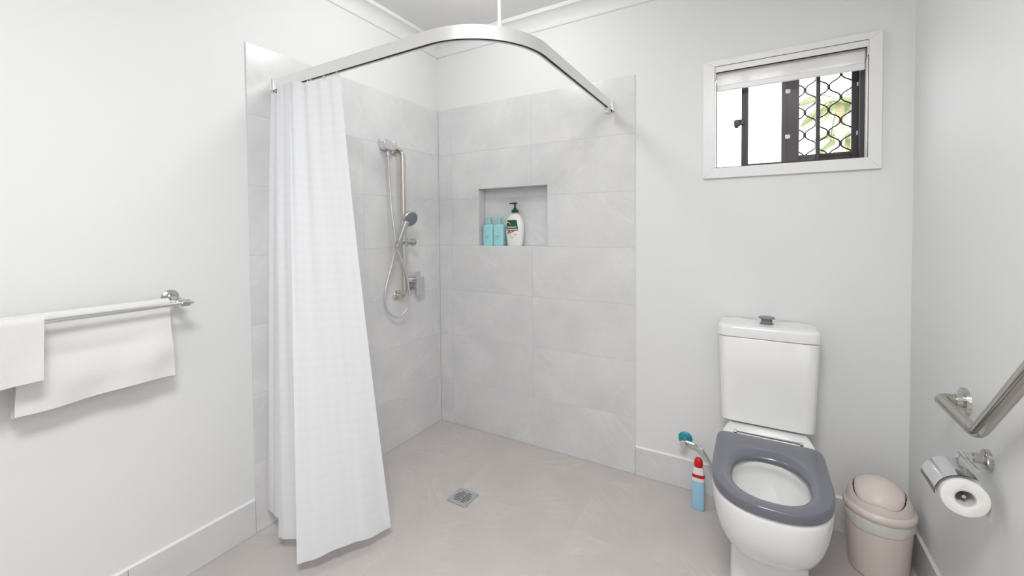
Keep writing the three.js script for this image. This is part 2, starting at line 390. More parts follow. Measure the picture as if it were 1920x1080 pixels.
// security screen outside the opening half
{
  const t = thing('security_screen', 'black diamond-grille security screen over the right half of window', 'screen', [0, 0, 0]);
  const X0 = 1.962, X1 = 2.2565, Y0 = WY0 + 0.0, Y1 = WY1, z0 = -0.128, z1 = -0.104;
  mesh('frame', [rbox(X0, 2.03, Y0, Y1, z0, z1, 0.002), rbox(2.218, X1, Y0, Y1, z0, z1, 0.002), rbox(2.03, 2.218, Y0, 1.632, z0, z1, 0.002), rbox(2.03, 2.218, Y1 - 0.04, Y1, z0, z1, 0.002),
    rbox(X0 + 0.018, X0 + 0.022, Y0, Y1, z1 - 0.001, z1 + 0.003, 0.001), rbox(2.024, 2.224, 1.618, 1.622, z1 - 0.001, z1 + 0.003, 0.001)], M.darkFrame, t);
  for (const [x, y] of [[1.986, 1.929], [1.986, 1.721], [2.2445, 1.917], [2.2445, 1.708]]) mesh('clip', [rbox(x - 0.0095, x + 0.0095, y - 0.009, y + 0.009, z1, z1 + 0.004, 0.001), rbox(x - 0.0015, x + 0.0015, y - 0.012, y + 0.005, z1 + 0.003, z1 + 0.006, 0.0007)], M.whitePlastic, t);
  // wavy strips pressed together at the crossings
  const px = 0.0435, py = 0.1015, xA = 2.139, yA = 1.824, zc = -0.116;
  for (let k = -3; k <= 2; k++) {                         // strip between node columns k and k+1
    const even = ((k % 2) + 2) % 2 === 0, pts = [];
    for (let j = -60; j <= 60; j++) {
      const s = j / 10, ph = s + (even ? 0 : 0.5);       // one period of the wave per py
      let w = Math.cos(ph * Math.PI * 2); w = Math.sign(w) * Math.pow(Math.abs(w), 0.8);
      const y = yA + s * py, x = xA + (k + 0.5) * px - w * px * 0.5;
      if (y > 1.625 && y < Y1 - 0.035 && x > 2.02 && x < 2.228) pts.push(V(x, y, zc));
    }
    if (pts.length < 4) continue;
    const runs = []; let run = [pts[0]];
    for (let i = 1; i < pts.length; i++) { if (pts[i].y - pts[i - 1].y > 0.03) { runs.push(run); run = []; } run.push(pts[i]); } runs.push(run);
    for (const r of runs) if (r.length > 1) mesh('grille_strip', new THREE.TubeGeometry(new THREE.CatmullRomCurve3(r), r.length * 3, 0.0032, 6), M.darkGrille, t);
  }
  for (let k = -2; k <= 1; k++) for (let j = -3; j <= 3; j++) {
    const x = xA + k * px, y = yA + j * py + (((k % 2) + 2) % 2 ? py / 2 : 0);
    if (y > 1.64 && y < Y1 - 0.04) mesh('rivet_clip', rbox(x - 0.0055, x + 0.0055, y - 0.0085, y + 0.0085, zc - 0.004, zc + 0.004, 0.0025), M.darkGrille, t);
  }
}
// roller blind, almost fully wound up
{
  const t = thing('roller_blind', 'white roller blind wound up at the top of the window', 'blind', [0, 0, 0]);
  const zc = -0.026;
  mesh('tube', rod(V(WX0 + 0.006, 2.036, zc - 0.006), V(WX1 - 0.006, 2.036, zc - 0.006), 0.0165, 28), M.blind, t);
  mesh('cassette', [rbox(WX0 + 0.001, WX1 - 0.001, 2.035, 2.0618, zc + 0.026, zc + 0.031, 0.0015), rbox(WX0 + 0.001, WX1 - 0.001, 2.057, 2.0618, zc - 0.02, zc + 0.029, 0.0015)], M.gloss, t);
  mesh('bracket', [rbox(WX0, WX0 + 0.004, 2.0, 2.0618, zc - 0.02, zc + 0.033, 0.0015)], M.whitePlastic, t);
  mesh('bracket', [rbox(WX1 - 0.004, WX1, 2.0, 2.0618, zc - 0.02, zc + 0.033, 0.0015)], M.whitePlastic, t);
  mesh('gap_shade_strip', [rbox(WX0 + 0.006, WX1 - 0.006, 2.0305, 2.0355, zc + 0.026, zc + 0.0295, 0.001)], M.black, t);  // black strip paints the shadow line of the gap below the cassette
  mesh('fabric', box(WX0 + 0.008, WX1 - 0.01, 1.96, 2.03, zc + 0.0105, zc + 0.0115), M.blind, t);
  mesh('bottom_bar', [rbox(WX0 + 0.007, WX1 - 0.009, 1.949, 1.976, zc + 0.005, zc + 0.017, 0.004)], M.gloss, t);
  mesh('chain', new THREE.TubeGeometry(new THREE.CatmullRomCurve3([V(WX1 - 0.007, 2.04, zc + 0.017), V(WX1 - 0.0065, 2.0, zc + 0.0185), V(WX1 - 0.008, 1.985, zc + 0.019)]), 16, 0.0013, 6), M.black, t);
}

// ---------------------------------------------------------------- shower curtain rail
const RY0 = 1.93, RY1 = 1.975, RZ = 1.12, RX = 1.2, RR = 0.3, RW = 0.022;
{
  const t = thing('curtain_rail', 'curved brushed aluminium shower curtain rail hung from the ceiling', 'curtain rail', [0, 0, 0]);
  const path = [];                                         // outer face: point and outward normal
  path.push([0.002, RZ, 0, 1]);
  for (let i = 1; i <= 10; i++) path.push([lerp(0.002, RX - RR, i / 10), RZ, 0, 1]);
  for (let i = 1; i <= 36; i++) { const a = Math.PI / 2 * (1 - i / 36); path.push([RX - RR + RR * Math.cos(a), RZ - RR + RR * Math.sin(a), Math.cos(a), Math.sin(a)]); }
  for (let i = 1; i <= 10; i++) path.push([RX, lerp(RZ - RR, 0.002, i / 10), 1, 0]);
  const prof = [[0, 0], [0, 0.045], [-RW, 0.045], [-RW, 0], [-0.0135, 0], [-0.0135, 0.003], [-RW + 0.002, 0.003], [-RW + 0.002, 0.043], [-0.002, 0.043], [-0.002, 0]];
  const pos = [], idx = []; let n = 0;
  for (let k = 0; k < prof.length; k++) {                  // one strip per profile edge keeps the arrises sharp
    const a = prof[k], b = prof[(k + 1) % prof.length], base = n;
    for (const [x, z, nx, nz] of path) { for (const q of [a, b]) { pos.push(x + nx * q[0], RY0 + q[1], z + nz * q[0]); n++; } }
    for (let i = 0; i < path.length - 1; i++) { const i0 = base + i * 2; idx.push(i0, i0 + 2, i0 + 1, i0 + 1, i0 + 2, i0 + 3); }
  }
  const g = new THREE.BufferGeometry(); g.setAttribute('position', new THREE.Float32BufferAttribute(pos, 3)); g.setIndex(idx); g.computeVertexNormals();
  mesh('track', prep(g), M.aluminium, t);
  { const st = []; for (const [x, z, nx, nz] of path) st.push([V(x - nx * 0.0015, RY0 + 0.0015, z - nz * 0.0015), V(x - nx * 0.0145, RY0 + 0.0015, z - nz * 0.0145)]);
    mesh('slot_shade_strip', grid(path.length - 1, 1, (u, v) => st[Math.round(u * (path.length - 1))][Math.round(v)]), M.black, t); }  // black ribbon stands in for the shade inside the open track slot
  const cup = (w, z) => [rbox(0, 0.004, RY0 - 0.006, RY1 + 0.003, z - RW - 0.004, z + 0.004, 0.001), rbox(0, 0.011, RY0 - 0.006, RY0 - 0.002, z - RW - 0.004, z + 0.004, 0.001), rbox(0, 0.011, RY0 - 0.006, RY1 + 0.003, z + 0.001, z + 0.004, 0.001), rbox(0, 0.011, RY0 - 0.006, RY1 + 0.003, z - RW - 0.004, z - RW - 0.001, 0.001)];
  mesh('end_bracket', cup(0, RZ), M.chrome, t);
  mesh('end_bracket', flipZ(join(cup(0, RX))).rotateY(Math.PI / 2).scale(1, 1, 1).applyMatrix4(new THREE.Matrix4().makeRotationY(Math.PI)), M.chrome, t);
  const a = Math.PI / 4 * 0.92, dx = RX - RR + (RR - 0.011) * Math.cos(a), dz = RZ - RR + (RR - 0.011) * Math.sin(a);
  mesh('ceiling_support', [rod(V(dx, RY1, dz), V(dx, CEIL, dz), 0.0065, 20), rod(V(dx, RY1, dz), V(dx, RY1 + 0.02, dz), 0.0085, 20), rod(V(dx, CEIL - 0.01, dz), V(dx, CEIL, dz), 0.025, 24)], M.whitePlastic, t);
  mesh('end_stop', [rbox(RX - 0.024, RX + 0.002, RY0 - 0.03, RY0 + 0.002, 0.045, 0.085, 0.006)], M.creamPlastic, t);
}

// ---------------------------------------------------------------- shower curtain
{
  const t = thing('shower_curtain', 'white fabric shower curtain gathered against the left wall', 'curtain', [0, 0, 0]);
  const top = [[0.006, 1.128], [0.04, 1.112], [0.062, 1.094], [0.05, 1.127], [0.095, 1.13], [0.158, 1.124], [0.15, 1.137], [0.25, 1.13], [0.345, 1.112], [0.436, 1.104]];
  const bot = [[0.025, 1.192], [0.09, 1.2], [0.165, 1.13], [0.186, 1.243], [0.25, 1.228], [0.335, 1.16], [0.378, 1.288], [0.435, 1.212], [0.495, 1.105], [0.54, 0.978]];
  const cT = new THREE.CatmullRomCurve3(top.map(([x, z]) => V(x, 0, z)), false, 'catmullrom', 0.5), cB = new THREE.CatmullRomCurve3(bot.map(([x, z]) => V(x, 0, z)), false, 'catmullrom', 0.5);
  const point = (u, v, out = 0) => {                       // v = 0 at the heading, 1 at the hem
    const a = cT.getPoint(u), b = cB.getPoint(u), k = Math.pow(v, lerp(0.7, 1.15, smooth(0.62, 0.9, u)));
    const p = V(lerp(a.x, b.x, k), 0, lerp(a.z, b.z, k));
    const pleat = Math.pow(1 - v, 3) * 0.0045 * Math.sin(u * Math.PI * 2 * 13) + 0.0035 * Math.sin(u * 40 + v * 2.2) * (0.35 + v) + 0.003 * Math.sin(u * 71 + 1.3 - v * 3);
    p.z += pleat; p.x += pleat * 0.4 * (u > 0.05 ? 1 : 0);
    const scallop = 0.008 * Math.abs(Math.sin(u * Math.PI * 11));
    const y0 = 1.917 + 0.022 * smooth(0.26, 0.36, u) * (1 - smooth(0.68, 0.8, u)) - (u < 0.03 ? 0.012 * (1 - u / 0.03) : 0) - scallop * 0.6, y1 = 0.062 + 0.03 * (1 - smooth(0, 0.3, u)) + 0.006 * Math.sin(u * 17);
    p.y = lerp(y0, y1, v);
    if (out) p.add(V(0.55, 0, 0.83).multiplyScalar(out));
    return p;
  };
  const body = grid(220, 90, (u, v) => point(u, v)); 
  { const uv = body.attributes.uv; for (let i = 0; i < uv.count; i++) uv.setXY(i, uv.getX(i) * 1.6, uv.getY(i) * 1.9); }
  mesh('cloth', body, M.curtain, t);
  const hem = grid(220, 3, (u, v) => point(u, 0.985 + v * 0.0155, 0.0012)); mesh('hem', hem, M.curtain, t);
  for (let i = 0; i < 11; i++) {                           // gliders
    const u = 0.015 + i / 10 * 0.97, p = point(u, 0);
    const q = cT.getPoint(u), x = q.x, z = RZ - 0.0085;
    mesh('hook', [rbox(x - 0.004, x + 0.004, RY0 - 0.003, RY0 + 0.008, z - 0.004, z + 0.004, 0.001), new THREE.TorusGeometry(0.006, 0.0015, 8, 16).rotateY(0.5).translate(x, RY0 - 0.008, lerp(z, p.z, 0.5))], M.creamPlastic, t);
  }
}

// ---------------------------------------------------------------- shower fittings on the left wall
const BX = 0.062, BZ = 0.398;
{
  const t = thing('shower_grab_rail', 'vertical polished steel shower grab rail with bent ends', 'grab rail', [0, 0, 0]);
  mesh('bar', bentTube([V(0.004, 1.772, BZ), V(BX, 1.772, BZ), V(BX, 0.912, BZ), V(0.004, 0.912, BZ)], 0.0155, 0.045, 140, 24), M.polished, t);
  for (const y of [1.772, 0.912]) mesh('flange', lathe([[0, 0], [0.031, 0], [0.031, 0.004], [0.027, 0.009], [0.019, 0.012], [0.019, 0.02], [0, 0.02]]).rotateZ(-Math.PI / 2).translate(0, y, BZ), M.polished, t);
  mesh('slider', [rod(V(BX, 1.205, BZ), V(BX, 1.255, BZ), 0.023, 28), rod(V(BX, 1.23, BZ), V(BX + 0.02, 1.23, BZ - 0.05), 0.017, 24), rod(V(BX + 0.02, 1.23, BZ - 0.045), V(BX + 0.028, 1.23, BZ - 0.065), 0.021, 24), rod(V(BX, 1.23, BZ), V(BX + 0.04, 1.226, BZ + 0.07), 0.014, 20), rod(V(BX + 0.034, 1.205, BZ + 0.085), V(BX + 0.045, 1.245, BZ + 0.078), 0.0185, 24)], M.satin, t);
}
{
  const t = thing('hand_shower', 'chrome hand shower on the sliding bracket with a looped hose', 'hand shower', [0, 0, 0]);
  const a = V(0.098, 1.2, 0.492), b = V(0.125, 1.345, 0.445);
  const n = V(0.8, -0.34, 0.12).normalize(), c = V(0.135, 1.368, 0.418);     // head centre and the way it faces
  const d = b.clone().sub(a); const secs = [];
  const side = V(0, 0, 1).cross(d).normalize(), up = d.clone().cross(side).normalize();
  for (const [s, r] of [[0, 0.0105], [0.05, 0.0135], [0.3, 0.0155], [0.6, 0.0175], [0.85, 0.02], [1.05, 0.021]]) { const o = a.clone().addScaledVector(d, s), r_ = []; for (let i = 0; i < 24; i++) { const q = i / 24 * Math.PI * 2; r_.push(o.clone().addScaledVector(side, r * Math.cos(q)).addScaledVector(up, r * Math.sin(q))); } secs.push(r_); }
  mesh('handle', loft(secs, { capStart: true, capEnd: true }), M.satin, t);
  const head = mesh('head', aim(lathe([[0, -0.026], [0.02, -0.025], [0.035, -0.019], [0.045, -0.009], [0.049, 0.002], [0.049, 0.007], [0.046, 0.011], [0.0, 0.011]]), c, c.clone().add(n)), M.satin, t);
  mesh('spray_plate', aim(lathe([[0, 0.0105], [0.041, 0.0105], [0.04, 0.0135], [0.028, 0.0145], [0.0275, 0.0135], [0.014, 0.0135], [0.0135, 0.015], [0, 0.0155]]), c, c.clone().add(n)), M.greyPlastic, head);
  const H = [[0.035, 1.742, 0.486], [0.035, 1.553, 0.474], [0.045, 1.399, 0.47], [0.06, 1.292, 0.466], [0.065, 1.215, 0.468], [0.06, 1.124, 0.485], [0.055, 1.02, 0.519], [0.055, 0.948, 0.541], [0.055, 0.887, 0.54], [0.055, 0.823, 0.503], [0.06, 0.796, 0.446], [0.07, 0.826, 0.395], [0.08, 0.895, 0.378], [0.09, 1.009, 0.399], [0.1, 1.123, 0.45], [0.098, 1.203, 0.491]];
  mesh('hose', new THREE.TubeGeometry(new THREE.CatmullRomCurve3(H.map(([x, y, z]) => V(x, y, z))), 220, 0.0062, 12), M.hose, t);
  mesh('hose_nut', [rod(V(0.035, 1.752, 0.486), V(0.035, 1.726, 0.4855), 0.0095, 20)], M.chrome, t);
}
{
  const t = thing('shower_outlet', 'small chrome wall outlet above the shower hose', 'wall outlet', [0, 0, 0]);
  const s = new THREE.Shape(); s.moveTo(-0.046, 0.028); s.lineTo(0.046, 0.028); s.quadraticCurveTo(0.05, 0.0, 0.034, -0.026); s.quadraticCurveTo(0.0, -0.036, -0.034, -0.026); s.quadraticCurveTo(-0.05, 0.0, -0.046, 0.028);
  mesh('cover', toCreasedNormals(extrude(s, 0.052, 0.004, 3).rotateY(Math.PI / 2).translate(0, 1.79, 0.478), 0.6), M.chrome, t);
}
{
  const t = thing('shower_mixer', 'square chrome shower mixer with flat lever handle', 'mixer', [0, 0, 0]);
  mesh('plate', rbox(0, 0.008, 0.93, 1.04, 0.2, 0.31, 0.003), M.chrome, t);
  mesh('body', [rod(V(0.006, 0.99, 0.262), V(0.042, 0.99, 0.262), 0.023, 32)], M.chrome, t);
  mesh('lever', rbox(0.04, 0.056, 0.895, 1.012, 0.215, 0.285, 0.004), M.chrome, t);
}
// bottles in the niche
function squareBottle(x, z, label) {
  const t = thing('shampoo_bottle', label, 'bottle', [x, NY0, z], 'turquoise bottles in the niche');
  const secs = [[0.0, 0.033], [0.003, 0.036], [0.008, 0.037], [0.118, 0.037], [0.127, 0.035], [0.132, 0.029], [0.135, 0.018], [0.138, 0.0125], [0.146, 0.012]].map(([y, r]) => ring(0, y, 0, r, r * 0.72, r * 0.72, y < 0.13 ? 4.5 : 2.6, 48));
  mesh('body', loft(secs, { capStart: true, capEnd: true }), M.teal, t);
  mesh('cap', lathe([[0, 0.139], [0.0135, 0.139], [0.0145, 0.142], [0.0145, 0.168], [0.0155, 0.17], [0.0155, 0.18], [0.014, 0.182], [0, 0.182]], 32), M.tealCap, t);
  mesh('print', [0, 1].map((k) => box(-0.017, 0.012 - k * 0.008, 0.058 - k * 0.012, 0.0625 - k * 0.0135, 0.0266, 0.0272)), M.darkTeal, t);
  return t;
}
squareBottle(0.382, -0.037, 'turquoise square bottle nearest the left side of the niche');
squareBottle(0.461, -0.034, 'turquoise square bottle beside the white pump bottle');
{
  const t = thing('pump_bottle', 'white lotion pump bottle with dark green pump and printed label', 'bottle', [0.572, NY0, -0.036]);
  const prof = [[0, 0.046], [0.004, 0.05], [0.02, 0.0535], [0.07, 0.059], [0.1, 0.0615], [0.13, 0.0605], [0.155, 0.055], [0.175, 0.046], [0.19, 0.034], [0.198, 0.022], [0.202, 0.0165], [0.207, 0.0165]];
  const zr = (r) => 0.52 * r + 0.0015;
  mesh('body', loft(prof.map(([y, r]) => ring(0, y, 0, r, zr(r), zr(r), 2.3, 64)), { capStart: true, capEnd: true }), M.bottleWhite, t);
  mesh('pump', [lathe([[0, 0.205], [0.0215, 0.205], [0.022, 0.208], [0.022, 0.219], [0.02, 0.221], [0.0125, 0.222], [0.011, 0.233], [0.006, 0.236], [0.006, 0.258], [0, 0.258]], 32), rbox(-0.012, 0.012, 0.256, 0.268, -0.011, 0.011, 0.004), rod(V(0, 0.263, 0), V(-0.034, 0.261, 0.008), 0.0055, 16, 0.0042)], M.pumpGreen, t);
  // printed label wrapped on the front
  const cv = document.createElement('canvas'); cv.width = 512; cv.height = 640; const c = cv.getContext('2d');
  c.fillStyle = '#f1efee'; c.fillRect(0, 0, 512, 640);
  c.fillStyle = '#14553f'; c.beginPath(); c.moveTo(60, 20); c.lineTo(430, 20); c.lineTo(490, 300); c.lineTo(14, 300); c.closePath(); c.fill();
  c.fillStyle = '#0c3c2e'; c.fillRect(14, 300, 478, 10);
  c.fillStyle = '#e8e29a'; c.fillRect(14, 308, 478, 26);
  c.fillStyle = '#14553f'; c.fillRect(14, 334, 478, 26);
  c.fillStyle = '#4b2a1a'; c.beginPath(); c.ellipse(120, 130, 80, 62, -0.5, 0, 7); c.fill();
  c.strokeStyle = '#e9d9bd'; c.lineWidth = 22; c.beginPath(); c.moveTo(60, 90); c.quadraticCurveTo(150, 80, 205, 170); c.stroke();
  c.fillStyle = '#ffffff'; c.font = 'bold 66px sans-serif'; c.textAlign = 'center'; c.fillText('PALMOLIVE', 252, 272, 400);
  for (const [x, y, r, a, k] of [[120, 420, 44, 0.4, '#7a2c18'], [190, 440, 46, -0.3, '#d98a63'], [250, 400, 40, 1, '#a4482a'], [310, 380, 46, 1.3, '#c46b43'], [170, 390, 30, 1.2, '#5b2414']]) { c.fillStyle = k; c.beginPath(); c.ellipse(x, y, r * 0.55, r * 1.3, a, 0, 7); c.fill(); }
  c.fillStyle = '#8a8a86'; c.fillRect(340, 470, 90, 12); c.fillRect(350, 494, 70, 10); c.fillRect(150, 560, 190, 9); c.fillRect(175, 600, 140, 8);
  const lt = new THREE.CanvasTexture(cv); lt.colorSpace = THREE.SRGBColorSpace;
  const half = (y) => { for (let i = 0; i < prof.length - 1; i++) if (y <= prof[i + 1][0]) return lerp(prof[i][1], prof[i + 1][1], (y - prof[i][0]) / (prof[i + 1][0] - prof[i][0])); return 0.02; };
  const lab = grid(24, 16, (u, v) => { const y = lerp(0.04, 0.163, v), h = half(y), x = lerp(-0.93, 0.72, u) * 0.058; const q = Math.max(0, 1 - Math.pow(Math.abs(x) / (h + 0.0006), 2.3)); return V(x, y, (zr(h) + 0.0006) * Math.pow(q, 1 / 2.3)); });
  mesh('label', lab, std({ map: lt, roughness: 0.35 }), t);
}

// ---------------------------------------------------------------- floor drain
{
  const t = thing('floor_drain', 'square stainless steel floor drain in the shower floor', 'drain', [0.635, 0, 0.604]);
  const s = roundRect(-0.055, 0.055, -0.055, 0.055, 0.002);
  for (let i = -3; i <= 3; i++) {
    const z = i * 0.0105, L = Math.sqrt(Math.max(0, 0.042 ** 2 - z * z));
    const cuts = i % 2 ? [[-L, -0.003], [0.003, L]] : [[-L, L]];
    for (const [a, b] of cuts) { const h = new THREE.Path(); h.moveTo(a, z - 0.003); h.lineTo(b, z - 0.003); h.lineTo(b, z + 0.003); h.lineTo(a, z + 0.003); h.closePath(); s.holes.push(h); }
  }
  mesh('grate', extrude(s, 0.005, 0.0006).rotateX(-Math.PI / 2).translate(0, 0.0008, 0), M.grate, t);
  mesh('void_shade_sheet', box(-0.05, 0.05, 0.0002, 0.0012, -0.05, 0.05), M.black, t);  // black sheet stands in for the darkness below the grate slots
}

// ---------------------------------------------------------------- towel rail and towels on the left wall
const RBX = 0.052, FBX = 0.115, RBY = 1.052;
{
  const t = thing('towel_rail', 'chrome double towel rail on the left wall', 'towel rail', [0, 0, 0]);
  for (const z of [1.515, 2.1]) {
    mesh('flange', lathe([[0, 0], [0.027, 0], [0.027, 0.005], [0.022, 0.009], [0.012, 0.011], [0, 0.011]]).rotateZ(-Math.PI / 2).translate(P0, RBY + 0.012, z), M.satin, t);
    mesh('post', [rod(V(P0 + 0.008, RBY + 0.012, z), V(RBX, RBY + 0.002, z), 0.011), rod(V(RBX, RBY + 0.002, z), V(FBX, RBY, z), 0.009), rod(V(FBX, RBY, z - 0.012), V(FBX, RBY, z + 0.012), 0.0115), rod(V(RBX, RBY, z - 0.012), V(RBX, RBY, z + 0.012), 0.0115)], M.satin, t);
  }
  mesh('front_bar', [rod(V(FBX, RBY, 1.492), V(FBX, RBY, 2.122), 0.0072)], M.chrome, t);
  mesh('rear_bar', [rod(V(RBX, RBY, 1.492), V(RBX, RBY, 2.122), 0.0072)], M.chrome, t);
}
function towel(name, label, bx, z0, z1, front, back, ph, sag) {
  const t = thing(name, label, 'towel', [0, 0, 0], 'white towels on the rail');
  const r = 0.0105, th = sag > 0.5 ? 0.007 : 0.011;
  const curve = (v, o) => {                                // cross-section over the bar: back hem -> bar -> front hem
    const Lb = RBY - back, Lf = RBY - front, arc = Math.PI * (r + o), tot = Lb + arc + Lf, s = v * tot;
    if (s < Lb) return [bx - r - o, back + s];
    if (s < Lb + arc) { const a = Math.PI - (s - Lb) / (r + o); return [bx + (r + o) * Math.cos(a), RBY + (r + o) * Math.sin(a)]; }
    return [bx + r + o, RBY - (s - Lb - arc)];
  };
  const f = (o) => (u, v) => {
    const [x, y] = curve(v, o), side = x > bx ? 1 : -1, drop = Math.max(0, RBY - y);
    const k = drop / 0.25;
    let dx = side > 0 ? 0.012 * k + 0.006 * k * Math.sin(u * 6 + ph) + 0.004 * k * Math.sin(u * 13 + y * 20 + ph) - 0.004 * Math.exp(-(((y - 0.93 - 0.02 * u) / 0.018) ** 2)) * sag * smooth(0.15, 0.4, u) + 0.01 * Math.exp(-(((y - 0.9 + 0.03 * Math.sin(u * 3)) / 0.05) ** 2)) * sag : 0.003 * k * Math.sin(u * 5 + ph);
    const z = lerp(z0, z1 + (sag > 0.5 ? 0.07 * Math.max(0, 1 - drop / 0.12) : 0), u) + 0.006 * Math.sin(y * 26 + ph) * (1 - Math.abs(2 * u - 1)) + (1 - 2 * u) * 0.004 * Math.sin(y * 14 + ph);
    return V(Math.max(0.004, x + dx), y + 0.006 * Math.sin(u * 5 + ph) * k, z);
  };
  const outer = grid(90, 120, f(th)), inner = grid(90, 120, f(0));
  const edge = (g) => g;
  const rim = [grid(120, 1, (v, w) => f(th * w)(0, v)), grid(120, 1, (v, w) => f(th * w)(1, v)), grid(90, 1, (u, w) => f(th * w)(u, 0)), grid(90, 1, (u, w) => f(th * w)(u, 1))];
  mesh('cloth', [edge(outer), inner, ...rim], M.towel, t);
}
towel('bath_towel', 'long white towel hanging behind the front bar of the rail', RBX, 1.54, 1.905, 0.795, 0.782, 0.4, 1);
towel('hand_towel', 'white towel over the front bar at the photo\'s left edge', FBX, 1.862, 2.075, 0.893, 0.95, 2.1, 0.2);

// ---------------------------------------------------------------- toilet
const TX = 1.904;
{
  const t = thing('toilet', 'white close-coupled toilet with grey open-ring seat', 'toilet', [TX, 0, 0]);
  const N = 96;
  const zc = 0.55;
  const outer = [[0.0, 0.115, 0.1, 0.6], [0.01, 0.118, 0.1, 0.604], [0.08, 0.115, 0.1, 0.6], [0.16, 0.114, 0.1, 0.598], [0.188, 0.1145, 0.09, 0.605], [0.205, 0.1155, 0.08, 0.635], [0.225, 0.12, 0.07, 0.67], [0.25, 0.132, 0.06, 0.708], [0.28, 0.146, 0.05, 0.74], [0.32, 0.159, 0.035, 0.77], [0.36, 0.167, 0.025, 0.789], [0.4, 0.172, 0.018, 0.8], [0.435, 0.174, 0.012, 0.806], [0.448, 0.1735, 0.012, 0.805], [0.4545, 0.1705, 0.014, 0.802]]
    .map(([y, hw, zb, zf]) => ring(0, y, zc, hw, zc - zb, zf - zc, y < 0.17 ? 3.0 : 2.6, N));
  const inner = [[0.4545, 0.122, 0.17, 0.142], [0.45, 0.118, 0.166, 0.138], [0.435, 0.116, 0.163, 0.136], [0.426, 0.12, 0.168, 0.14], [0.4, 0.118, 0.164, 0.138], [0.34, 0.105, 0.125, 0.125], [0.27, 0.075, 0.09, 0.09], [0.235, 0.05, 0.06, 0.06], [0.225, 0.01, 0.01, 0.01]].map(([y, hw, b, f]) => ring(0, y, 0.632, hw, b, f, 2.3, N));
  mesh('pan', toCreasedNormals(loft([...outer, ...inner], { capStart: true, capEnd: true }), 0.9), M.ceramic, t);
  // cistern: tapering body and overhanging lid
  const cs = (y, hw, d) => ring(0, y, d / 2 + 0.001, hw, d / 2, d / 2, 7, 80);
  mesh('cistern', loft([cs(0.464, 0.166, 0.174), cs(0.467, 0.1715, 0.179), cs(0.56, 0.1745, 0.18), cs(0.7, 0.18, 0.181), cs(0.829, 0.184, 0.182), cs(0.831, 0.181, 0.18)], { capStart: true, capEnd: true, crease: 0.9 }), M.ceramic, t);
  mesh('cistern_lid', loft([cs(0.8335, 0.183, 0.182), cs(0.835, 0.1865, 0.185), cs(0.868, 0.187, 0.186), cs(0.876, 0.1855, 0.184), cs(0.881, 0.181, 0.179), cs(0.884, 0.17, 0.168), cs(0.885, 0.12, 0.12)], { capStart: true, capEnd: true, crease: 0.9 }), M.ceramic, t);
  mesh('flush_button', lathe([[0, 0.884], [0.0265, 0.884], [0.0265, 0.887], [0.0215, 0.888], [0.0215, 0.907], [0.031, 0.909], [0.032, 0.912], [0.03, 0.9145], [0, 0.916]], 40).translate(0, 0, 0.098), M.greyPlastic, t);
  // seat ring: rounded section swept between outer outline and opening
  const O = ring(0, 0, 0.6, 0.173, 0.26, 0.212, 2.35, N), I = ring(0, 0, 0.63, 0.107, 0.153, 0.13, 2.3, N);
  const back = ring(0, 0, 0.6, 0.173, 0.26, 0.212, 14, N);
  for (let i = 0; i < N; i++) if (O[i].z < 0.6) O[i].copy(back[i]);
  const sec = [[0.02, 0.4575], [0.0, 0.463], [-0.008, 0.472], [-0.002, 0.481], [0.04, 0.4865], [0.14, 0.489], [0.5, 0.4895], [0.68, 0.4885], [0.82, 0.486], [0.93, 0.48], [0.99, 0.472], [1.0, 0.464], [0.97, 0.4585], [0.5, 0.4575]];
  mesh('seat', loft([...sec, sec[0]].map(([s, y]) => O.map((p, i) => V(lerp(p.x, I[i].x, s), y, lerp(p.z, I[i].z, s))))), M.seat, t);
  mesh('hinge', [rod(V(-0.108, 0.485, 0.323), V(0.108, 0.485, 0.323), 0.0045, 20), rbox(-0.116, -0.104, 0.455, 0.49, 0.316, 0.336, 0.003), rbox(0.104, 0.116, 0.455, 0.49, 0.316, 0.336, 0.003)], M.chrome, t);
}
// stop tap and its flexible hose
{
  const t = thing('stop_tap', 'chrome stop tap with blue wall plate beside the toilet', 'tap', [0, 0, 0]);
  const x = 1.562, y = 0.252;
  mesh('wall_plate', lathe([[0, 0], [0.033, 0], [0.033, 0.002], [0.029, 0.006], [0.018, 0.011], [0, 0.011]], 40).rotateX(Math.PI / 2).translate(x, y, P0), M.blueFlange, t);
  mesh('valve', [rod(V(x, y, 0), V(x, y, 0.05), 0.0095), rod(V(x, y, 0.03), V(x + 0.045, y - 0.004, 0.03), 0.0085), lathe([[0, 0], [0.015, 0], [0.017, 0.004], [0.017, 0.018], [0.013, 0.024], [0, 0.024]], 12).rotateX(Math.PI / 2).translate(x, y, 0.05), rod(V(x, y, 0.073), V(x, y, 0.075), 0.005)], M.chrome, t);
  mesh('hose', new THREE.TubeGeometry(new THREE.CatmullRomCurve3([V(x + 0.042, y - 0.004, 0.03), V(1.636, 0.245, 0.045), V(1.675, 0.2, 0.06), V(1.7, 0.155, 0.075), V(1.735, 0.13, 0.1), V(1.82, 0.14, 0.13)]), 60, 0.0055, 12), M.satin, t);
}
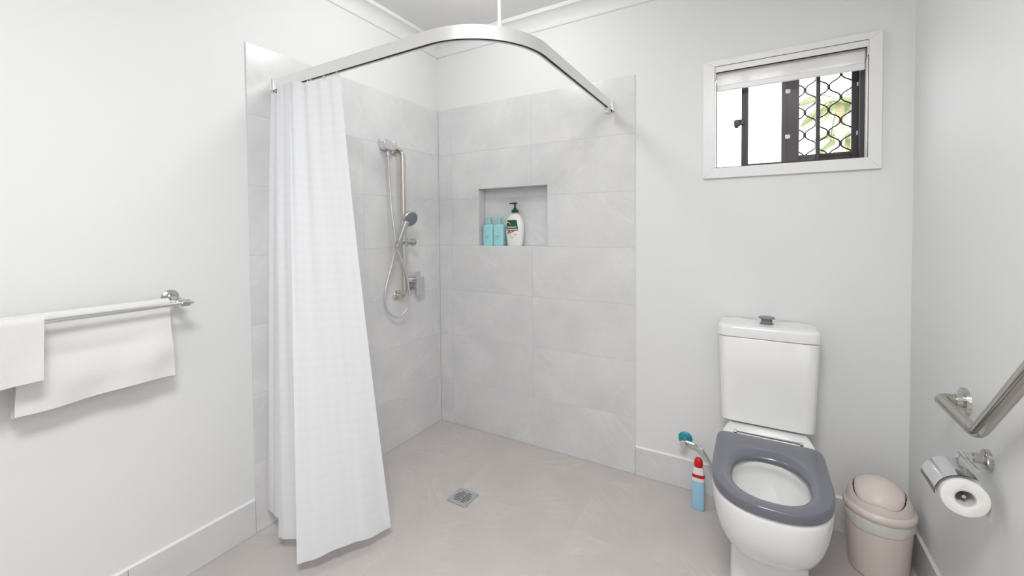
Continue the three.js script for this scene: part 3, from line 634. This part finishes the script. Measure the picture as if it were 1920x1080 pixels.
// toilet cleaner bottle on the floor
{
  const t = thing('cleaner_bottle', 'pale blue toilet cleaner bottle with red cap beside the toilet', 'bottle', [1.637, 0, 0.128]);
  const rg = (y, hx, hz, e = 3.4, cx = 0) => ring(cx, y, 0, hx, hz, hz, e, 48);
  mesh('body', loft([rg(0, 0.024, 0.017), rg(0.004, 0.027, 0.02), rg(0.05, 0.0285, 0.021), rg(0.11, 0.0275, 0.0205), rg(0.135, 0.026, 0.019)], { capStart: true, capEnd: true }), std({ color: '#a4d2ec', roughness: 0.3 }), t);
  mesh('shoulder', loft([rg(0.134, 0.0265, 0.0195), rg(0.148, 0.0265, 0.0195), rg(0.163, 0.0262, 0.0192), rg(0.18, 0.023, 0.017), rg(0.197, 0.019, 0.015)], { capStart: true, capEnd: true }), M.whitePlastic, t);
  mesh('red_band', loft([rg(0.151, 0.0268, 0.0198), rg(0.163, 0.0268, 0.0198), rg(0.166, 0.026, 0.019)], { capStart: true, capEnd: true }), M.red, t);
  mesh('cap', loft([rg(0.195, 0.0165, 0.0145, 2.2), rg(0.2, 0.0185, 0.017, 2.2), rg(0.216, 0.019, 0.0175, 2.1), rg(0.229, 0.0165, 0.0155, 2.1), rg(0.236, 0.0105, 0.01, 2), rg(0.238, 0.003, 0.003, 2)], { capStart: true, capEnd: true }), M.red, t);
}

// ---------------------------------------------------------------- swing bin
{
  const t = thing('swing_bin', 'pale pink swing-top bin between the toilet and the right wall', 'bin', [2.27, 0, 0.172]);
  t.rotation.y = -0.2;
  mesh('body', lathe([[0, 0], [0.08, 0], [0.086, 0.004], [0.088, 0.012], [0.1, 0.222], [0.1, 0.236], [0.097, 0.236], [0.097, 0.222], [0.084, 0.012], [0, 0.01]], 64), M.binPink, t);
  const liner = grid(96, 8, (u, v) => { const a = u * Math.PI * 2, w = 0.0006 * Math.sin(a * 9 + v * 2) + 0.0004 * Math.sin(a * 23 + 1); const y = lerp(0.19 + 0.006 * Math.sin(a * 2 + 1) + 0.002 * Math.sin(a * 5), 0.232, v); return V((0.1015 + 0.0022 * Math.sin(v * Math.PI) + w) * Math.cos(a), y, (0.1015 + 0.0022 * Math.sin(v * Math.PI) + w) * Math.sin(a)); }, true);
  mesh('liner', liner, M.liner, t);
  // lid: rolled rim, domed collar, separate swing flap with open slots at its sides
  const dome = (x, z) => { const r = Math.min(1, Math.hypot(x / 0.098, z / 0.098)); return 0.262 + 0.088 * Math.pow(Math.max(0, 1 - r * r), 0.55); };
  mesh('rim', lathe([[0.098, 0.232], [0.1045, 0.231], [0.108, 0.236], [0.1085, 0.246], [0.106, 0.254], [0.101, 0.259], [0.0975, 0.262], [0.094, 0.258], [0.096, 0.24], [0.098, 0.232]], 72), M.binPink, t);
  const N = 96, flapRing = (k, gap) => { const a = []; for (let i = 0; i < N; i++) { const q = i / N * Math.PI * 2, c = Math.cos(q), s = Math.sin(q), e = 2.5; const x = (0.073 * k + gap * (0.35 + 0.65 * Math.abs(c))) * Math.sign(c) * Math.abs(c) ** (2 / e), z = 0.012 + (0.079 * k + gap * 0.3) * Math.sign(s) * Math.abs(s) ** (2 / e); a.push([x, z]); } return a; };
  const R0 = []; for (let i = 0; i < N; i++) { const [x, z] = flapRing(1, 0.004)[i]; const q = Math.atan2(z, x); R0.push([0.0995 * Math.cos(q), 0.0995 * Math.sin(q)]); }
  const inner = flapRing(1, 0.004), cs = [];
  for (let k = 0; k <= 6; k++) cs.push(R0.map((p, i) => { const x = lerp(p[0], inner[i][0], k / 6), z = lerp(p[1], inner[i][1], k / 6); return V(x, dome(x, z), z); }));
  cs.push(inner.map(([x, z]) => V(x * 0.995, dome(x, z) - 0.012, z * 0.995)));
  mesh('collar', loft(cs, { crease: 0.9 }), M.binPink, t);
  const fs = [flapRing(1, 0).map(([x, z]) => V(x * 0.99, dome(x, z) - 0.012, z * 0.99)), flapRing(1, 0).map(([x, z]) => V(x, dome(x, z) - 0.0012, z))];
  for (const k of [0.985, 0.93, 0.8, 0.62, 0.4, 0.2, 0.02]) fs.push(flapRing(k, 0).map(([x, z]) => V(x, dome(x, z) + 0.001, z)));
  mesh('flap', loft(fs, { capEnd: true, crease: 0.9 }), M.binPink, t);
}

// ---------------------------------------------------------------- right wall: grab rail, paper holder, roll
{
  const t = thing('grab_rail', 'bent brushed steel grab rail on the right wall beside the toilet', 'grab rail', [0, 0, 0]);
  const gx = 2.338, r = 0.016;
  mesh('bar', bentTube([V(W - 0.004, 0.79, 0.502), V(gx, 0.79, 0.502), V(gx, 0.79, 0.752), V(gx, 1.09, 1.052), V(W - 0.004, 1.09, 1.052)], r, 0.03, 220, 28), M.steel, t);
  for (const [y, z] of [[0.79, 0.502], [1.09, 1.052]]) mesh('flange', lathe([[0, 0], [0.039, 0], [0.039, 0.006], [0.037, 0.01], [0.02, 0.012], [0.0185, 0.024], [0, 0.024]], 48).rotateZ(Math.PI / 2).translate(W, y, z), M.satin, t);
}
const RLX = 2.322, RLY = 0.616;
{
  const t = thing('paper_holder', 'chrome toilet paper holder with hinged cover on the right wall', 'paper holder', [0, 0, 0]);
  mesh('flange', lathe([[0, 0], [0.026, 0], [0.026, 0.008], [0.024, 0.011], [0.013, 0.012], [0.013, 0.03], [0.011, 0.031], [0, 0.031]], 40).rotateZ(Math.PI / 2).translate(W, 0.686, 0.645), M.satin, t);
  mesh('arm', [rod(V(W - 0.03, 0.686, 0.645), V(2.345, 0.69, 0.645), 0.0065), bentTube([V(2.345, 0.69, 0.645), V(2.345, 0.69, 0.632), V(RLX, RLY, 0.632), V(RLX, RLY, 0.735)], 0.0042, 0.006, 60, 14), rod(V(2.345, 0.69, 0.64), V(2.345, 0.69, 0.738), 0.005)], M.chrome, t);
  const A0 = Math.PI * 0.36, A1 = Math.PI * 1.03, R = 0.056;
  const cover = [0, 0.0012].map((o) => grid(40, 8, (u, v) => { const a = lerp(A0, A1, u); return V(RLX + (R + o) * Math.cos(a), RLY + (R + o) * Math.sin(a), lerp(0.64, 0.742, v)); }));
  mesh('cover', [...cover, rod(V(RLX + R * Math.cos(A1), RLY + R * Math.sin(A1), 0.64), V(RLX + R * Math.cos(A1), RLY + R * Math.sin(A1), 0.742), 0.0017, 12)], M.chrome, t);
}
{
  const t = thing('toilet_roll', 'white toilet paper roll on the holder', 'toilet paper', [0, 0, 0]);
  const s = new THREE.Shape(); s.absarc(0, 0, 0.046, 0, Math.PI * 2, false);
  const h = new THREE.Path(); h.absarc(0, 0, 0.0205, 0, Math.PI * 2, true); s.holes.push(h);
  mesh('paper', toCreasedNormals(extrude(s, 0.1, 0.002, 2, 64).translate(RLX, RLY, 0.645), 0.6), M.paper, t);
  mesh('core', lathe([[0.0205, 0], [0.0205, 0.098], [0.019, 0.098], [0.019, 0], [0.0205, 0]], 40).rotateX(Math.PI / 2).translate(RLX, RLY, 0.646), M.card, t);
  const tail = grid(20, 4, (u, v) => { const a = lerp(0.25, -0.05, Math.min(1, u * 2)); const down = Math.max(0, u - 0.5) * 2; return V(RLX + 0.0467 * Math.cos(a) + 0.002 * down, RLY + 0.0467 * Math.sin(a) - 0.046 * down, lerp(0.647, 0.743, v)); });
  mesh('loose_sheet', tail, M.paper, t);
}

// ---------------------------------------------------------------- outside the window
{
  const g = structure('ground', 'pale ground outside the window', 'ground');
  mesh('soil', box(-8, 12, -0.5, -0.3, -14, -TH - 0.02), M.earth, g);
  function palm(x, z, h, mat, label, n, len, turn) {
    const t = thing('palm', label, 'palm', [x, -0.3, z], 'palms outside the window');
    mesh('trunk', lathe([[0, 0], [0.09, 0], [0.075, 0.1], [0.055, h * 0.5], [0.045, h], [0, h + 0.02]], 20), M.trunk, t);
    for (let i = 0; i < n; i++) {
      const a = turn + i * 2.399, rise = 0.75 - 0.95 * (i / n), parts = [];
      const at = (s) => V(Math.cos(a) * len * s * 0.92, h + len * (rise * s - 0.85 * s * s * (1 - rise * 0.35)), Math.sin(a) * len * s * 0.92);
      const curve = new THREE.CatmullRomCurve3([0, 0.25, 0.5, 0.75, 1].map(at));
      parts.push(new THREE.TubeGeometry(curve, 14, 0.008, 5));
      for (let k = 2; k < 20; k++) for (const sd of [-1, 1]) {
        const p = curve.getPoint(k / 20), d = curve.getTangent(k / 20), side = V(-Math.sin(a), 0, Math.cos(a)).multiplyScalar(sd);
        const dir = side.multiplyScalar(0.9).addScaledVector(d, 0.6).add(V(0, -0.45, 0)).normalize(), L = len * 0.42 * Math.sin(Math.PI * (0.18 + 0.78 * k / 20)), w = V(0, 0, 0).crossVectors(dir, V(0, 1, 0)).setLength(0.016);
        const m = p.clone().addScaledVector(dir, L * 0.5), q = p.clone().addScaledVector(dir, L).add(V(0, -L * 0.12, 0));
        const g2 = new THREE.BufferGeometry(); const P = [p, m.clone().add(w), m.clone().sub(w), m.clone().sub(w), m.clone().add(w), q];
        g2.setAttribute('position', new THREE.Float32BufferAttribute(P.flatMap((v) => [v.x, v.y, v.z]), 3)); parts.push(g2);
      }
      mesh('frond', parts, mat, t);
    }
  }
  palm(2.76, -4.3, 3.15, M.leaf, 'taller green palm outside, nearest the security screen', 9, 0.5, 0.4);
  palm(3.06, -5.6, 2.95, M.leaf, 'lower palm farther outside, behind the taller palm', 9, 0.5, 1.1);
}

renderer.render(scene, camera);
